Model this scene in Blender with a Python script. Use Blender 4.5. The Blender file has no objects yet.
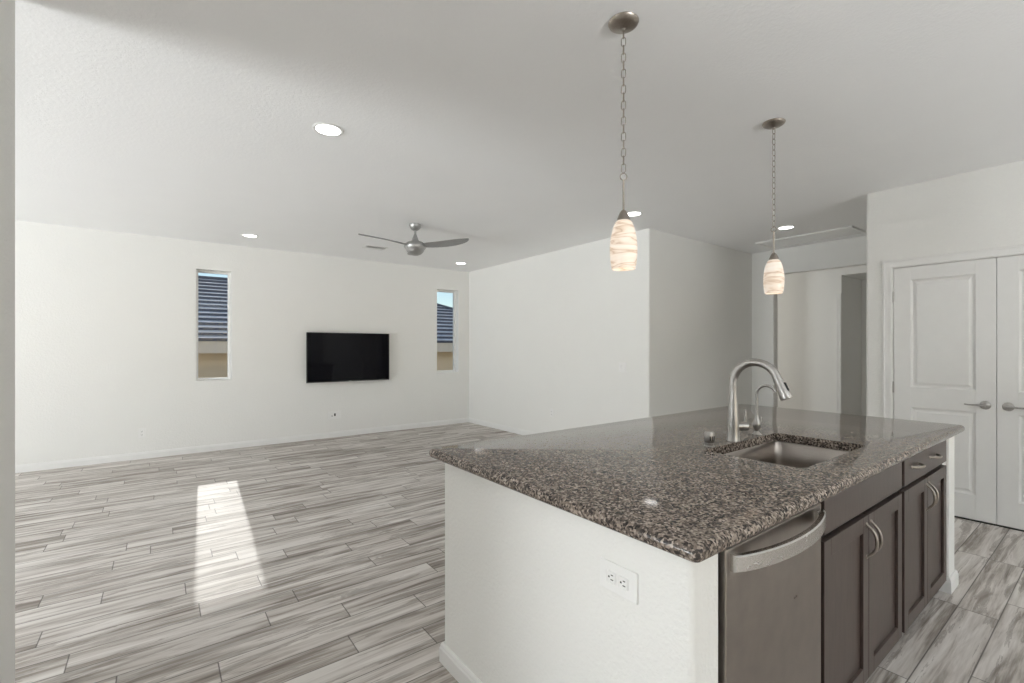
import bpy, bmesh, math, random
from mathutils import Vector, Matrix

random.seed(4)
PI = math.pi
S = bpy.context.scene
C = S.collection

# ------------------------------------------------------------------ camera
cam_d = bpy.data.cameras.new('camera')
cam_d.sensor_width = 36.0
cam_d.lens = 468.0 / 1024.0 * 36.0
cam_d.shift_y = 6.2 / 1024.0
cam_d.clip_start = 0.03
cam_d.clip_end = 300
cam = bpy.data.objects.new('camera', cam_d)
C.objects.link(cam)
cam.location = (0, 0, 1.36)
cam.rotation_euler = (PI / 2, 0, math.radians(52.94 - 90.0))
S.camera = cam

# ------------------------------------------------------------------ world sky
world = bpy.data.worlds.new('sky_world')
S.world = world
world.use_nodes = True
wt = world.node_tree
wt.nodes.clear()
sky = wt.nodes.new('ShaderNodeTexSky')
sky.sky_type = 'NISHITA'
sky.sun_disc = False
sky.sun_elevation = math.radians(28)
sky.sun_rotation = math.radians(180)
sky.air_density = 1.0
sky.dust_density = 0.6
wbg = wt.nodes.new('ShaderNodeBackground')
wbg.inputs[1].default_value = 0.092
wout = wt.nodes.new('ShaderNodeOutputWorld')
wt.links.new(sky.outputs[0], wbg.inputs[0])
wt.links.new(wbg.outputs[0], wout.inputs[0])

# ------------------------------------------------------------------ sun
sun_d = bpy.data.lights.new('sun', 'SUN')
sun_d.energy = 1.15
sun_d.angle = math.radians(0.53)
sun_d.color = (1.0, 0.965, 0.93)
sun = bpy.data.objects.new('sun', sun_d)
C.objects.link(sun)
sun.rotation_euler = Vector((-0.113, -1.915, -1.0)).to_track_quat('-Z', 'Y').to_euler()


# area lamps added at assumed, unseen openings (patio door, kitchen window)
def area_lamp(name, loc, direction, w, h, energy, color=(1, 1, 1)):
    d = bpy.data.lights.new(name, 'AREA')
    d.shape = 'RECTANGLE'
    d.size = w
    d.size_y = h
    d.energy = energy
    d.color = color
    o = bpy.data.objects.new(name, d)
    C.objects.link(o)
    o.location = loc
    o.rotation_euler = Vector(direction).to_track_quat('-Z', 'Z').to_euler()
    return o


area_lamp('patio_daylight', (-6.16, 3.5, 1.25), (1, 0, 0.55), 3.4, 2.3, 60, (0.93, 0.965, 1.0))
area_lamp('kitchen_fill', (1.6, -4.60, 1.45), (0, 1, 0.6), 4.0, 1.7, 10, (0.96, 0.98, 1.0))
# unseen upward lamps added outside patio door and kitchen window to brighten the ceiling
area_lamp('patio_uplight_fill', (-7.75, 3.5, 0.02), (0.25, 0, 1), 4.5, 3.0, 1200, (0.95, 0.975, 1.0))
area_lamp('yard_uplight_fill', (1.6, -6.2, 0.02), (0, 0.3, 1), 4.4, 3.0, 800, (0.96, 0.98, 1.0))
area_lamp('hall_fill', (7.6, 5.1, 1.5), (0, -1, 0.1), 0.8, 1.6, 8, (1.0, 0.98, 0.95))  # unseen lamp added inside the closed hall end to brighten the hall

# ------------------------------------------------------------------ colour management
vs = S.view_settings
vs.view_transform = 'Standard'
vs.look = 'None'
vs.exposure = 0.54
vs.gamma = 1.0
vs.use_curve_mapping = False
S.cycles.diffuse_bounces = 8
S.cycles.max_bounces = 12


# ================================================================== materials
class N:
    """small node-tree writer"""
    def __init__(self, name):
        self.m = bpy.data.materials.new(name)
        self.m.use_nodes = True
        self.t = self.m.node_tree
        self.t.nodes.clear()
        self.out = self.t.nodes.new('ShaderNodeOutputMaterial')
        self.b = self.t.nodes.new('ShaderNodeBsdfPrincipled')
        self.t.links.new(self.b.outputs[0], self.out.inputs[0])

    def n(self, kind, **kw):
        nd = self.t.nodes.new(kind)
        for k, v in kw.items():
            setattr(nd, k, v)
        return nd

    def l(self, a, b):
        self.t.links.new(a, b)

    def math(self, op, a, b=None, c=None):
        nd = self.n('ShaderNodeMath', operation=op)
        for i, v in enumerate((a, b, c)):
            if v is None:
                continue
            if isinstance(v, (int, float)):
                nd.inputs[i].default_value = v
            else:
                self.l(v, nd.inputs[i])
        return nd.outputs[0]

    def ramp(self, fac, stops, interp='LINEAR'):
        r = self.n('ShaderNodeValToRGB')
        r.color_ramp.interpolation = interp
        e = r.color_ramp.elements
        while len(e) < len(stops):
            e.new(0.5)
        for i, (p, c) in enumerate(stops):
            e[i].position = p
            e[i].color = (*c, 1)
        self.l(fac, r.inputs[0])
        return r.outputs[0]

    def mix(self, fac, a, b, blend='MIX'):
        nd = self.n('ShaderNodeMix', data_type='RGBA', blend_type=blend)
        for i, v in ((0, fac), (6, a), (7, b)):
            if isinstance(v, (int, float)):
                nd.inputs[i].default_value = v
            elif isinstance(v, tuple):
                nd.inputs[i].default_value = (*v, 1)
            else:
                self.l(v, nd.inputs[i])
        return nd.outputs[2]

    def obj(self):
        return self.n('ShaderNodeTexCoord').outputs['Object']

    def noise(self, vec, scale, detail=2, rough=0.5):
        nd = self.n('ShaderNodeTexNoise')
        nd.inputs['Scale'].default_value = scale
        nd.inputs['Detail'].default_value = detail
        nd.inputs['Roughness'].default_value = rough
        self.l(vec, nd.inputs['Vector'])
        return nd.outputs[0]

    def bump(self, h, strength, dist):
        nd = self.n('ShaderNodeBump')
        nd.inputs['Strength'].default_value = strength
        nd.inputs['Distance'].default_value = dist
        self.l(h, nd.inputs['Height'])
        self.l(nd.outputs[0], self.b.inputs['Normal'])

    def set(self, **kw):
        for k, v in kw.items():
            k = k.replace('_', ' ')
            inp = self.b.inputs[k]
            if isinstance(v, tuple):
                inp.default_value = (*v, 1) if len(v) == 3 else v
            elif isinstance(v, (int, float)):
                inp.default_value = v
            else:
                self.l(v, inp)
        return self


def simple(name, col, rough=0.5, metal=0.0, var=0.04, scale=12.0, **kw):
    k = N(name)
    f = k.noise(k.obj(), scale, 3)
    a = tuple(max(0, c * (1 - var)) for c in col)
    b = tuple(min(1, c * (1 + var)) for c in col)
    k.set(Base_Color=k.ramp(f, [(0.3, a), (0.7, b)]), Roughness=rough, Metallic=metal)
    for q, v in kw.items():
        k.set(**{q: v})
    return k.m


def wall_mat(name, col, bump=0.25, scale=110):
    k = N(name)
    o = k.obj()
    f = k.noise(o, 3.0, 2)
    k.set(Base_Color=k.ramp(f, [(0.3, tuple(c * 0.99 for c in col)), (0.7, col)]), Roughness=0.62)
    k.b.inputs['Specular IOR Level'].default_value = 0.25
    h = k.noise(o, scale, 3, 0.55)
    k.bump(k.ramp(h, [(0.42, (0, 0, 0)), (0.62, (1, 1, 1))]), bump, 0.0015)
    return k.m


M_wall = wall_mat('painted_wall', (0.83, 0.825, 0.80), 0.5, 75)
M_ceil = wall_mat('painted_ceiling', (0.90, 0.90, 0.90), 0.3, 60)
M_trim = simple('white_trim', (0.82, 0.815, 0.80), 0.35, var=0.01)
M_door = simple('white_door_paint', (0.80, 0.795, 0.78), 0.38, var=0.01)
M_plate = simple('white_plastic', (0.84, 0.835, 0.82), 0.3, var=0.01)
M_grey = simple('grey_filter', (0.30, 0.30, 0.30), 0.8)
M_dark = simple('dark_slot', (0.02, 0.02, 0.02), 0.6)
M_black = simple('black_plastic', (0.012, 0.012, 0.013), 0.35)


def brushed(name, col, rough, stretch, aniso=0.4, amount=0.1):
    k = N(name)
    mp = k.n('ShaderNodeMapping')
    mp.inputs['Scale'].default_value = stretch
    k.l(k.obj(), mp.inputs['Vector'])
    f = k.noise(mp.outputs[0], 6, 4)
    k.set(Base_Color=k.ramp(f, [(0.25, tuple(c * (1 - amount) for c in col)), (0.75, tuple(min(1, c * (1 + amount)) for c in col))]),
          Metallic=1.0, Roughness=k.math('ADD', k.math('MULTIPLY', f, 0.12), rough - 0.06))
    return k.m


M_nickel = brushed('brushed_nickel', (0.45, 0.435, 0.42), 0.36, (20, 20, 4))
M_chrome = brushed('chrome', (0.72, 0.72, 0.72), 0.12, (5, 5, 5), amount=0.02)
M_bronze = brushed('antique_nickel', (0.38, 0.34, 0.30), 0.32, (20, 20, 4))
M_stain = brushed('stainless_steel', (0.36, 0.325, 0.295), 0.30, (2.5, 2.5, 2.5), amount=0.10)
M_stain2 = brushed('satin_stainless', (0.62, 0.60, 0.58), 0.26, (2, 4, 4), amount=0.05)
M_sink = brushed('sink_stainless', (0.40, 0.365, 0.335), 0.30, (4, 4, 60), amount=0.05)
M_fan = brushed('fan_silver', (0.50, 0.50, 0.495), 0.42, (6, 6, 6), amount=0.03)
M_fanbl = simple('fan_blade_silver', (0.33, 0.33, 0.325), 0.5, 0.35)


def cabinet_mat():
    k = N('espresso_wood')
    mp = k.n('ShaderNodeMapping')
    mp.inputs['Scale'].default_value = (14, 14, 1.6)
    k.l(k.obj(), mp.inputs['Vector'])
    f = k.noise(mp.outputs[0], 5, 6, 0.6)
    k.set(Base_Color=k.ramp(f, [(0.2, (0.043, 0.028, 0.023)), (0.8, (0.082, 0.057, 0.048))]), Roughness=0.42)
    k.b.inputs['Coat Weight'].default_value = 0.25
    k.b.inputs['Coat Roughness'].default_value = 0.3
    return k.m


M_cab = cabinet_mat()
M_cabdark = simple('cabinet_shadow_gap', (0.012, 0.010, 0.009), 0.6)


def granite_mat():
    k = N('speckled_granite')
    o = k.obj()
    v = k.n('ShaderNodeTexVoronoi')
    v.inputs['Scale'].default_value = 165
    k.l(o, v.inputs['Vector'])
    sep = k.n('ShaderNodeSeparateColor')
    k.l(v.outputs['Color'], sep.inputs[0])
    clump = k.noise(o, 55, 3, 0.6)
    val = k.math('ADD', k.math('MULTIPLY', sep.outputs[0], 0.62), k.math('MULTIPLY', clump, 0.5))
    col = k.ramp(val, [(0.0, (0.008, 0.008, 0.009)), (0.30, (0.022, 0.020, 0.020)), (0.42, (0.080, 0.066, 0.057)),
                       (0.58, (0.185, 0.148, 0.122)), (0.74, (0.33, 0.270, 0.228)), (0.88, (0.50, 0.43, 0.37))])
    big = k.noise(o, 14, 3)
    col = k.mix(k.ramp(big, [(0.35, (0, 0, 0)), (0.7, (1, 1, 1))]), col, k.mix(0.3, col, (0.09, 0.075, 0.065)))
    k.set(Base_Color=col, Roughness=0.07)
    k.b.inputs['IOR'].default_value = 1.32
    return k.m


M_granite = granite_mat()


def floor_mat():
    """wood-look porcelain planks 0.914 x 0.1525 m, long side along X"""
    k = N('wood_look_plank_tile')
    o = k.obj()
    s = k.n('ShaderNodeSeparateXYZ')
    k.l(o, s.inputs[0])
    x, y = s.outputs[0], s.outputs[1]
    ry = k.math('DIVIDE', k.math('SUBTRACT', y, 0.5525), 0.1525)
    row = k.math('FLOOR', ry)
    wn = k.n('ShaderNodeTexWhiteNoise', noise_dimensions='1D')
    k.l(k.math('ADD', row, 71.3), wn.inputs['W'])
    rx = k.math('ADD', k.math('DIVIDE', x, 0.914), k.math('MULTIPLY', wn.outputs[0], 7.0))
    cl = k.math('FLOOR', rx)
    fx = k.math('FRACT', rx)
    fy = k.math('FRACT', ry)
    # distance to plank edges in metres
    ex = k.math('MULTIPLY', k.math('MINIMUM', fx, k.math('SUBTRACT', 1.0, fx)), 0.914)
    ey = k.math('MULTIPLY', k.math('MINIMUM', fy, k.math('SUBTRACT', 1.0, fy)), 0.1525)
    e = k.math('MINIMUM', ex, ey)
    grout = k.ramp(e, [(0.0020, (1, 1, 1)), (0.0032, (0, 0, 0))])
    # per plank random
    cmb = k.n('ShaderNodeCombineXYZ')
    k.l(row, cmb.inputs[0]); k.l(cl, cmb.inputs[1])
    w2 = k.n('ShaderNodeTexWhiteNoise', noise_dimensions='3D')
    k.l(cmb.outputs[0], w2.inputs['Vector'])
    rnd = w2.outputs[0]
    sc = k.n('ShaderNodeSeparateColor')
    k.l(w2.outputs[1], sc.inputs[0])
    # grain coordinates with per plank shift
    px = k.math('ADD', k.math('MULTIPLY', x, 1.0), k.math('MULTIPLY', rnd, 37.0))
    py = k.math('ADD', k.math('MULTIPLY', y, 1.0), k.math('MULTIPLY', sc.outputs[1], 19.0))
    gv = k.n('ShaderNodeCombineXYZ')
    k.l(k.math('MULTIPLY', px, 0.9), gv.inputs[0]); k.l(k.math('MULTIPLY', py, 11.0), gv.inputs[1])
    k.l(k.math('MULTIPLY', rnd, 9.0), gv.inputs[2])
    # broad bands
    nb = k.n('ShaderNodeTexNoise')
    nb.inputs['Scale'].default_value = 1.5
    nb.inputs['Detail'].default_value = 4
    nb.inputs['Roughness'].default_value = 0.55
    nb.inputs['Distortion'].default_value = 0.9
    k.l(gv.outputs[0], nb.inputs['Vector'])
    band = nb.outputs[0]
    # fine grain
    gf = k.n('ShaderNodeCombineXYZ')
    k.l(k.math('MULTIPLY', px, 3.0), gf.inputs[0]); k.l(k.math('MULTIPLY', py, 70.0), gf.inputs[1])
    fine = k.noise(gf.outputs[0], 2.0, 4, 0.6)
    # long dark wisps
    gw = k.n('ShaderNodeCombineXYZ')
    k.l(k.math('MULTIPLY', px, 1.1), gw.inputs[0]); k.l(k.math('MULTIPLY', py, 13.0), gw.inputs[1])
    k.l(k.math('MULTIPLY', sc.outputs[2], 5.0), gw.inputs[2])
    nw = k.n('ShaderNodeTexNoise')
    nw.inputs['Scale'].default_value = 1.3
    nw.inputs['Detail'].default_value = 6
    nw.inputs['Roughness'].default_value = 0.62
    nw.inputs['Distortion'].default_value = 0.75
    k.l(gw.outputs[0], nw.inputs['Vector'])
    stain = k.ramp(nw.outputs[0], [(0.535, (0, 0, 0)), (0.62, (1, 1, 1))])
    edge = k.ramp(k.math('ABSOLUTE', k.math('SUBTRACT', nw.outputs[0], 0.56)), [(0.0, (1, 1, 1)), (0.020, (0, 0, 0))])
    wisp = k.math('MINIMUM', k.math('ADD', k.math('MULTIPLY', stain, 0.75), k.math('MULTIPLY', edge, 0.55)), 1.0)
    val = k.math('ADD', k.math('MULTIPLY', band, 0.74), k.math('ADD', k.math('MULTIPLY', fine, 0.20), k.math('MULTIPLY', rnd, 0.10)))
    col = k.ramp(val, [(0.34, (0.18, 0.150, 0.128)), (0.43, (0.36, 0.322, 0.288)), (0.51, (0.55, 0.510, 0.475)), (0.60, (0.67, 0.635, 0.60)), (0.70, (0.75, 0.72, 0.685))])
    col = k.mix(k.math('MULTIPLY', wisp, 0.70), col, (0.155, 0.122, 0.098))
    col = k.mix(grout, col, (0.085, 0.075, 0.068))
    k.set(Base_Color=col, Roughness=k.math('ADD', k.math('MULTIPLY', fine, 0.12), 0.48))
    k.b.inputs['Specular IOR Level'].default_value = 0.35
    k.bump(k.math('SUBTRACT', k.math('MULTIPLY', fine, 0.25), grout), 0.35, 0.0012)
    return k.m


M_floor = floor_mat()


def glass_mat():
    m = bpy.data.materials.new('window_glass')
    m.use_nodes = True
    t = m.node_tree
    t.nodes.clear()
    tr = t.nodes.new('ShaderNodeBsdfTransparent')
    tr.inputs[0].default_value = (0.97, 0.98, 0.975, 1)
    gl = t.nodes.new('ShaderNodeBsdfGlossy')
    gl.inputs['Roughness'].default_value = 0.02
    mx = t.nodes.new('ShaderNodeMixShader')
    mx.inputs[0].default_value = 0.012
    out = t.nodes.new('ShaderNodeOutputMaterial')
    t.links.new(tr.outputs[0], mx.inputs[1]); t.links.new(gl.outputs[0], mx.inputs[2])
    t.links.new(mx.outputs[0], out.inputs[0])
    return m


M_glass = glass_mat()


def screen_mat():
    k = N('television_screen')
    k.set(Base_Color=(0.003, 0.003, 0.005), Roughness=0.06)
    k.b.inputs['Specular IOR Level'].default_value = 0.16
    return k.m


M_screen = screen_mat()


def lamp_mat(name, col, strength):
    k = N(name)
    k.set(Base_Color=(0.9, 0.9, 0.9), Roughness=0.4)
    k.b.inputs['Emission Color'].default_value = (*col, 1)
    k.b.inputs['Emission Strength'].default_value = strength
    return k.m


M_can = lamp_mat('recessed_lamp_lens', (1.0, 0.985, 0.96), 5.0)


def shade_mat():
    k = N('swirled_alabaster_glass')
    o = k.obj()
    mp = k.n('ShaderNodeMapping')
    mp.inputs['Rotation'].default_value = (0.45, -0.5, 0)
    mp.inputs['Scale'].default_value = (4, 4, 24)
    k.l(o, mp.inputs['Vector'])
    nz = k.n('ShaderNodeTexNoise')
    nz.inputs['Scale'].default_value = 1.0
    nz.inputs['Detail'].default_value = 3
    nz.inputs['Distortion'].default_value = 0.5
    k.l(mp.outputs[0], nz.inputs['Vector'])
    vein = k.math('ABSOLUTE', k.math('SUBTRACT', nz.outputs[0], 0.50))
    col = k.ramp(vein, [(0.0, (0.62, 0.44, 0.30)), (0.015, (0.78, 0.62, 0.48)), (0.05, (0.93, 0.80, 0.68)), (0.16, (0.98, 0.90, 0.81))])
    k.set(Base_Color=k.mix(0.2, k.mix(0.4, col, (0.2, 0.16, 0.12)), (0.6, 0.5, 0.42)), Roughness=0.25)
    k.l(col, k.b.inputs['Emission Color'])
    k.b.inputs['Emission Strength'].default_value = 0.38
    return k.m


M_shade = shade_mat()
M_bulb = lamp_mat('pendant_bulb', (1.0, 0.93, 0.84), 1.6)
M_stucco = wall_mat('tan_stucco', (0.84, 0.70, 0.49), 0.4, 40)
M_fascia = simple('beige_fascia', (0.80, 0.72, 0.58), 0.7)
M_ground = simple('gravel_ground', (0.40, 0.33, 0.26), 0.9, var=0.2, scale=30)


def roof_mat():
    k = N('slate_roof_tile')
    o = k.obj()
    f = k.noise(o, 2.5, 4)
    s = k.n('ShaderNodeSeparateXYZ')
    k.l(o, s.inputs[0])
    wn = k.n('ShaderNodeTexWhiteNoise', noise_dimensions='2D')
    c = k.n('ShaderNodeCombineXYZ')
    k.l(k.math('FLOOR', k.math('MULTIPLY', s.outputs[0], 3.0)), c.inputs[0])
    k.l(k.math('FLOOR', k.math('MULTIPLY', s.outputs[1], 4.0)), c.inputs[1])
    k.l(c.outputs[0], wn.inputs['Vector'])
    col = k.ramp(wn.outputs[0], [(0.0, (0.66, 0.66, 0.66)), (1.0, (0.86, 0.86, 0.85))])
    k.set(Base_Color=k.mix(k.math('MULTIPLY', f, 0.3), col, (0.5, 0.5, 0.52)), Roughness=0.75)
    return k.m


M_roof = roof_mat()


# ================================================================== mesh helpers
def obj(name, bm, mat=None, parent=None, smooth=False, loc=None, angle=40):
    bmesh.ops.recalc_face_normals(bm, faces=bm.faces)
    me = bpy.data.meshes.new(name)
    bm.to_mesh(me)
    bm.free()
    if mat:
        me.materials.append(mat)
    o = bpy.data.objects.new(name, me)
    C.objects.link(o)
    if smooth:
        for p in me.polygons:
            p.use_smooth = True
        try:
            me.set_sharp_from_angle(angle=math.radians(angle))
        except Exception:
            pass
    if parent:
        o.parent = parent
    if loc:
        o.location = loc
    return o


def thing(name, label, cat, loc=(0, 0, 0), rotz=0, group=None):
    o = bpy.data.objects.new(name, None)
    o.empty_display_size = 0.1
    C.objects.link(o)
    o.location = loc
    o.rotation_euler = (0, 0, rotz)
    o['label'] = label
    o['category'] = cat
    if group:
        o['group'] = group
    return o


def tag(o, label, cat, group=None):
    o['label'] = label
    o['category'] = cat
    if group:
        o['group'] = group
    return o


def struct(o, label=None):
    o['kind'] = 'structure'
    if label:
        o['label'] = label
    return o


def dup(root, loc, label, group=None, rotz=None):
    r = root.copy()
    C.objects.link(r)
    r.location = loc
    if rotz is not None:
        r.rotation_euler = (0, 0, rotz)
    r['label'] = label
    if group:
        r['group'] = group
    for ch in list(root.children):
        c = ch.copy()
        C.objects.link(c)
        c.parent = r
        for g in list(ch.children):
            d = g.copy()
            C.objects.link(d)
            d.parent = c
    return r


def box(bm, x0, x1, y0, y1, z0, z1, bevel=0.0, seg=2):
    r = bmesh.ops.create_cube(bm, size=1.0)
    vs_ = r['verts']
    for v in vs_:
        v.co = Vector((x0 + (v.co.x + .5) * (x1 - x0), y0 + (v.co.y + .5) * (y1 - y0), z0 + (v.co.z + .5) * (z1 - z0)))
    if bevel > 0:
        es = list({e for v in vs_ for e in v.link_edges})
        bmesh.ops.bevel(bm, geom=es, offset=bevel, segments=seg, affect='EDGES', profile=0.5)
    return bm


def bx(*a, **k):
    return box(bmesh.new(), *a, **k)


def lathe(bm, prof, segs=32, center=(0, 0, 0), cap=True):
    rings = []
    for r, z in prof:
        if r < 1e-5:
            rings.append([bm.verts.new((center[0], center[1], center[2] + z))])
        else:
            rings.append([bm.verts.new((center[0] + r * math.cos(2 * PI * i / segs), center[1] + r * math.sin(2 * PI * i / segs), center[2] + z)) for i in range(segs)])
    for a, b in zip(rings, rings[1:]):
        for i in range(segs):
            j = (i + 1) % segs
            if len(a) == 1 and len(b) == 1:
                continue
            if len(a) == 1:
                bm.faces.new((a[0], b[i], b[j]))
            elif len(b) == 1:
                bm.faces.new((a[i], a[j], b[0]))
            else:
                bm.faces.new((a[i], a[j], b[j], b[i]))
    if cap:
        for r in (rings[0], rings[-1]):
            if len(r) > 1:
                try:
                    bm.faces.new(r)
                except ValueError:
                    pass
    return bm


def tube(bm, pts, radii, segs=16, cap=True):
    pts = [Vector(p) for p in pts]
    if isinstance(radii, (int, float)):
        radii = [radii] * len(pts)
    rings = []
    up = None
    for i, p in enumerate(pts):
        a = pts[max(0, i - 1)]
        b = pts[min(len(pts) - 1, i + 1)]
        t = (b - a).normalized()
        if up is None:
            up = Vector((0, 0, 1)) if abs(t.z) < 0.9 else Vector((1, 0, 0))
        u = (up - t * up.dot(t)).normalized()
        w = t.cross(u)
        up = u
        rings.append([bm.verts.new(p + (u * math.cos(2 * PI * k / segs) + w * math.sin(2 * PI * k / segs)) * radii[i]) for k in range(segs)])
    for a, b in zip(rings, rings[1:]):
        for k in range(segs):
            j = (k + 1) % segs
            bm.faces.new((a[k], a[j], b[j], b[k]))
    if cap:
        bm.faces.new(rings[0])
        bm.faces.new(rings[-1])
    return bm


def rrect(x0, x1, y0, y1, r, n=6):
    pts = []
    for cx, cy, a0 in ((x1 - r, y1 - r, 0), (x0 + r, y1 - r, PI / 2), (x0 + r, y0 + r, PI), (x1 - r, y0 + r, 1.5 * PI)):
        for i in range(n + 1):
            a = a0 + PI / 2 * i / n
            pts.append((cx + r * math.cos(a), cy + r * math.sin(a)))
    return pts


def prism(bm, pts, z0, z1):
    a = [bm.verts.new((p[0], p[1], z0)) for p in pts]
    b = [bm.verts.new((p[0], p[1], z1)) for p in pts]
    n = len(pts)
    for i in range(n):
        j = (i + 1) % n
        bm.faces.new((a[i], a[j], b[j], b[i]))
    bm.faces.new(a)
    bm.faces.new(b)
    return bm


def fillet(p_prev, p, p_next, r=0.02, n=6):
    """points of a rounded polygon corner"""
    p0, p1, p2 = Vector(p_prev), Vector(p), Vector(p_next)
    a = (p0 - p1).normalized()
    b = (p2 - p1).normalized()
    c = p1 + a * r + b * r
    s = p1 + a * r - c
    e = p1 + b * r - c
    out = []
    for i in range(n + 1):
        t = i / n * PI / 2
        q = c + s * math.cos(t) + e * math.sin(t)
        out.append((q.x, q.y))
    return out


def poly_rounded(pts, rounds, r=0.022):
    out = []
    n = len(pts)
    for i, p in enumerate(pts):
        if i in rounds:
            out += fillet(pts[i - 1], p, pts[(i + 1) % n], r)
        else:
            out.append(p)
    return out


def skirting(name, x0, x1, y0, y1, side, h=0.083, t=0.013):
    """baseboard along a wall; side = axis/direction the board faces"""
    bm = bmesh.new()
    prof = [(0, 0), (t, 0), (t, h * .72), (t * .75, h * .80), (t * .7, h * .90), (t * .35, h), (0, h)]
    d = {'-y': (0, -1), '+y': (0, 1), '-x': (-1, 0), '+x': (1, 0)}[side]
    A = [bm.verts.new((x0 + d[0] * o_, y0 + d[1] * o_, z)) for o_, z in prof]
    B = [bm.verts.new((x1 + d[0] * o_, y1 + d[1] * o_, z)) for o_, z in prof]
    n = len(prof)
    for i in range(n):
        j = (i + 1) % n
        bm.faces.new((A[i], A[j], B[j], B[i]))
    bm.faces.new(A)
    bm.faces.new(B)
    return obj(name, bm, M_trim)


# ================================================================== room shell
H = 2.743
YB = 7.30        # far wall (television)
XL = 4.53        # living room right wall
YE = 3.37        # alcove wall
XA = 6.97        # wall with the hallway opening
XD = 5.09        # pantry wall
YP = 1.445       # end of pantry wall
XW = -6.00       # unseen left wall
YR = -4.50       # unseen rear wall
T = 0.16

struct(obj('floor', bx(XW - T, 9.6, YR - T, YB + T, -0.12, 0.0), M_floor))
struct(obj('ceiling', bx(XW - T, 9.6, YR - T, YB + T, H, H + 0.12), M_ceil))

# far wall with two slot windows
W1 = (0.387, 0.783)
W2 = (3.874, 4.307)
WZ = (0.925, 2.385)
bm = bmesh.new()
for a, b in ((XW - T, W1[0]), (W1[1], W2[0]), (W2[1], XL + 0.3)):
    box(bm, a, b, YB, YB + T, 0, H)
for a, b in (W1, W2):
    box(bm, a, b, YB, YB + T, 0, WZ[0])
    box(bm, a, b, YB, YB + T, WZ[1], H)
struct(obj('wall_far', bm, M_wall))

for i, (a, b) in enumerate((W1, W2)):
    r = bpy.data.objects.new('window_%d' % (i + 1), None)
    C.objects.link(r)
    struct(r)
    r.location = ((a + b) / 2, YB + 0.11, WZ[0])
    w = (b - a) / 2
    h = WZ[1] - WZ[0]
    bm = bmesh.new()
    f = 0.031
    box(bm, -w, -w + f, 0, 0.045, 0, h, 0.002)
    box(bm, w - f, w, 0, 0.045, 0, h, 0.002)
    box(bm, -w + f, w - f, 0, 0.045, 0, f, 0.002)
    box(bm, -w + f, w - f, 0, 0.045, h - f, h, 0.002)
    obj('window_frame', bm, M_trim, r)
    obj('window_pane', bx(-w + f, w - f, 0.02, 0.025, f, h - f), M_glass, r)

# living room right wall + alcove wall as one block with a rounded outside corner
pts = [(XL, YB), (XL, YE), (XA + 0.14, YE), (XA + 0.14, YB)]
struct(obj('wall_right', prism(bmesh.new(), poly_rounded(pts, {1}), 0, H), M_wall, smooth=True, angle=30))

# wall with hallway opening
bm = bmesh.new()
OP0, OPZ = 3.065, 2.40
pts = [(XA, YE + 0.0), (XA, OP0), (XA + 0.14, OP0), (XA + 0.14, YE)]
prism(bm, poly_rounded(pts, {1, 2}, 0.02), 0, H)
box(bm, XA, XA + 0.14, YP - 0.14, OP0 + 0.03, OPZ, H)
struct(obj('wall_hall_opening', bm, M_wall, smooth=True, angle=30))

# pantry wall: L shaped, rounded outside corner, doorway closed by double doors
DY0, DY1, DZ = -0.012, 1.252, 2.055
pts = [(XD, DY1), (XD, YP), (XA + 0.14, YP), (XA + 0.14, YP - 0.13), (XD + 0.13, YP - 0.13), (XD + 0.13, DY1)]
bm = prism(bmesh.new(), poly_rounded(pts, {1}), 0, H)
box(bm, XD, XD + 0.13, DY0, DY1, DZ, H)
box(bm, XD, XD + 0.13, YR, DY0, 0, H)
struct(obj('wall_pantry', bm, M_wall, smooth=True, angle=30))
struct(obj('wall_pantry_inner', bx(XD + 0.9, XD + 1.0, YR, YP - 0.13, 0, H), M_wall))

# hallway beyond the opening
HX = 8.10
HY = 2.60
bm = bmesh.new()
box(bm, HX, HX + 0.12, HY, 5.2, 0, H)
box(bm, HX, HX + 0.12, 0.3, HY, 2.44, H)
box(bm, HX, HX + 0.12, 0.3, 1.3, 0, 2.44)
struct(obj('wall_hall', bm, M_wall))
bm = bmesh.new()
box(bm, HX + 0.12, HX + 0.95, HY, HY + 0.1, 0, 2.44)
box(bm, HX + 0.85, HX + 0.95, 1.2, HY, 0, 2.44)
box(bm, HX + 0.12, HX + 0.95, 1.2, 1.3, 0, 2.44)
box(bm, HX + 0.12, HX + 0.95, 1.2, HY + 0.1, 2.44, 2.5)
struct(obj('wall_hall_recess', bm, M_wall))
struct(obj('wall_hall_left', bx(XA + 0.14, HX, 5.2, 5.3, 0, H), M_wall))
struct(obj('wall_hall_right', bx(XA + 0.14, HX, 0.2, 0.3, 0, H), M_wall))
bm = bmesh.new()
box(bm, HX - 0.016, HX, HY + 0.002, HY + 0.062, 0.0, 2.10, 0.004)
box(bm, HX - 0.021, HX - 0.016, HY + 0.045, HY + 0.062, 0.0, 2.10, 0.001)
box(bm, HX - 0.02, HX, HY + 0.0, HY + 0.075, 2.10, 2.17, 0.004)
struct(obj('trim_1', bm, M_trim))

# near left wall end (the strip on the photograph's left edge)
NX = -0.45
pts = [(NX, 1.6), (NX, 2.665), (NX - 0.14, 2.665), (NX - 0.14, 1.6)]
struct(obj('wall_near_left', prism(bmesh.new(), poly_rounded(pts, {1, 2}), 0, H), M_wall, smooth=True, angle=30))

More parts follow.
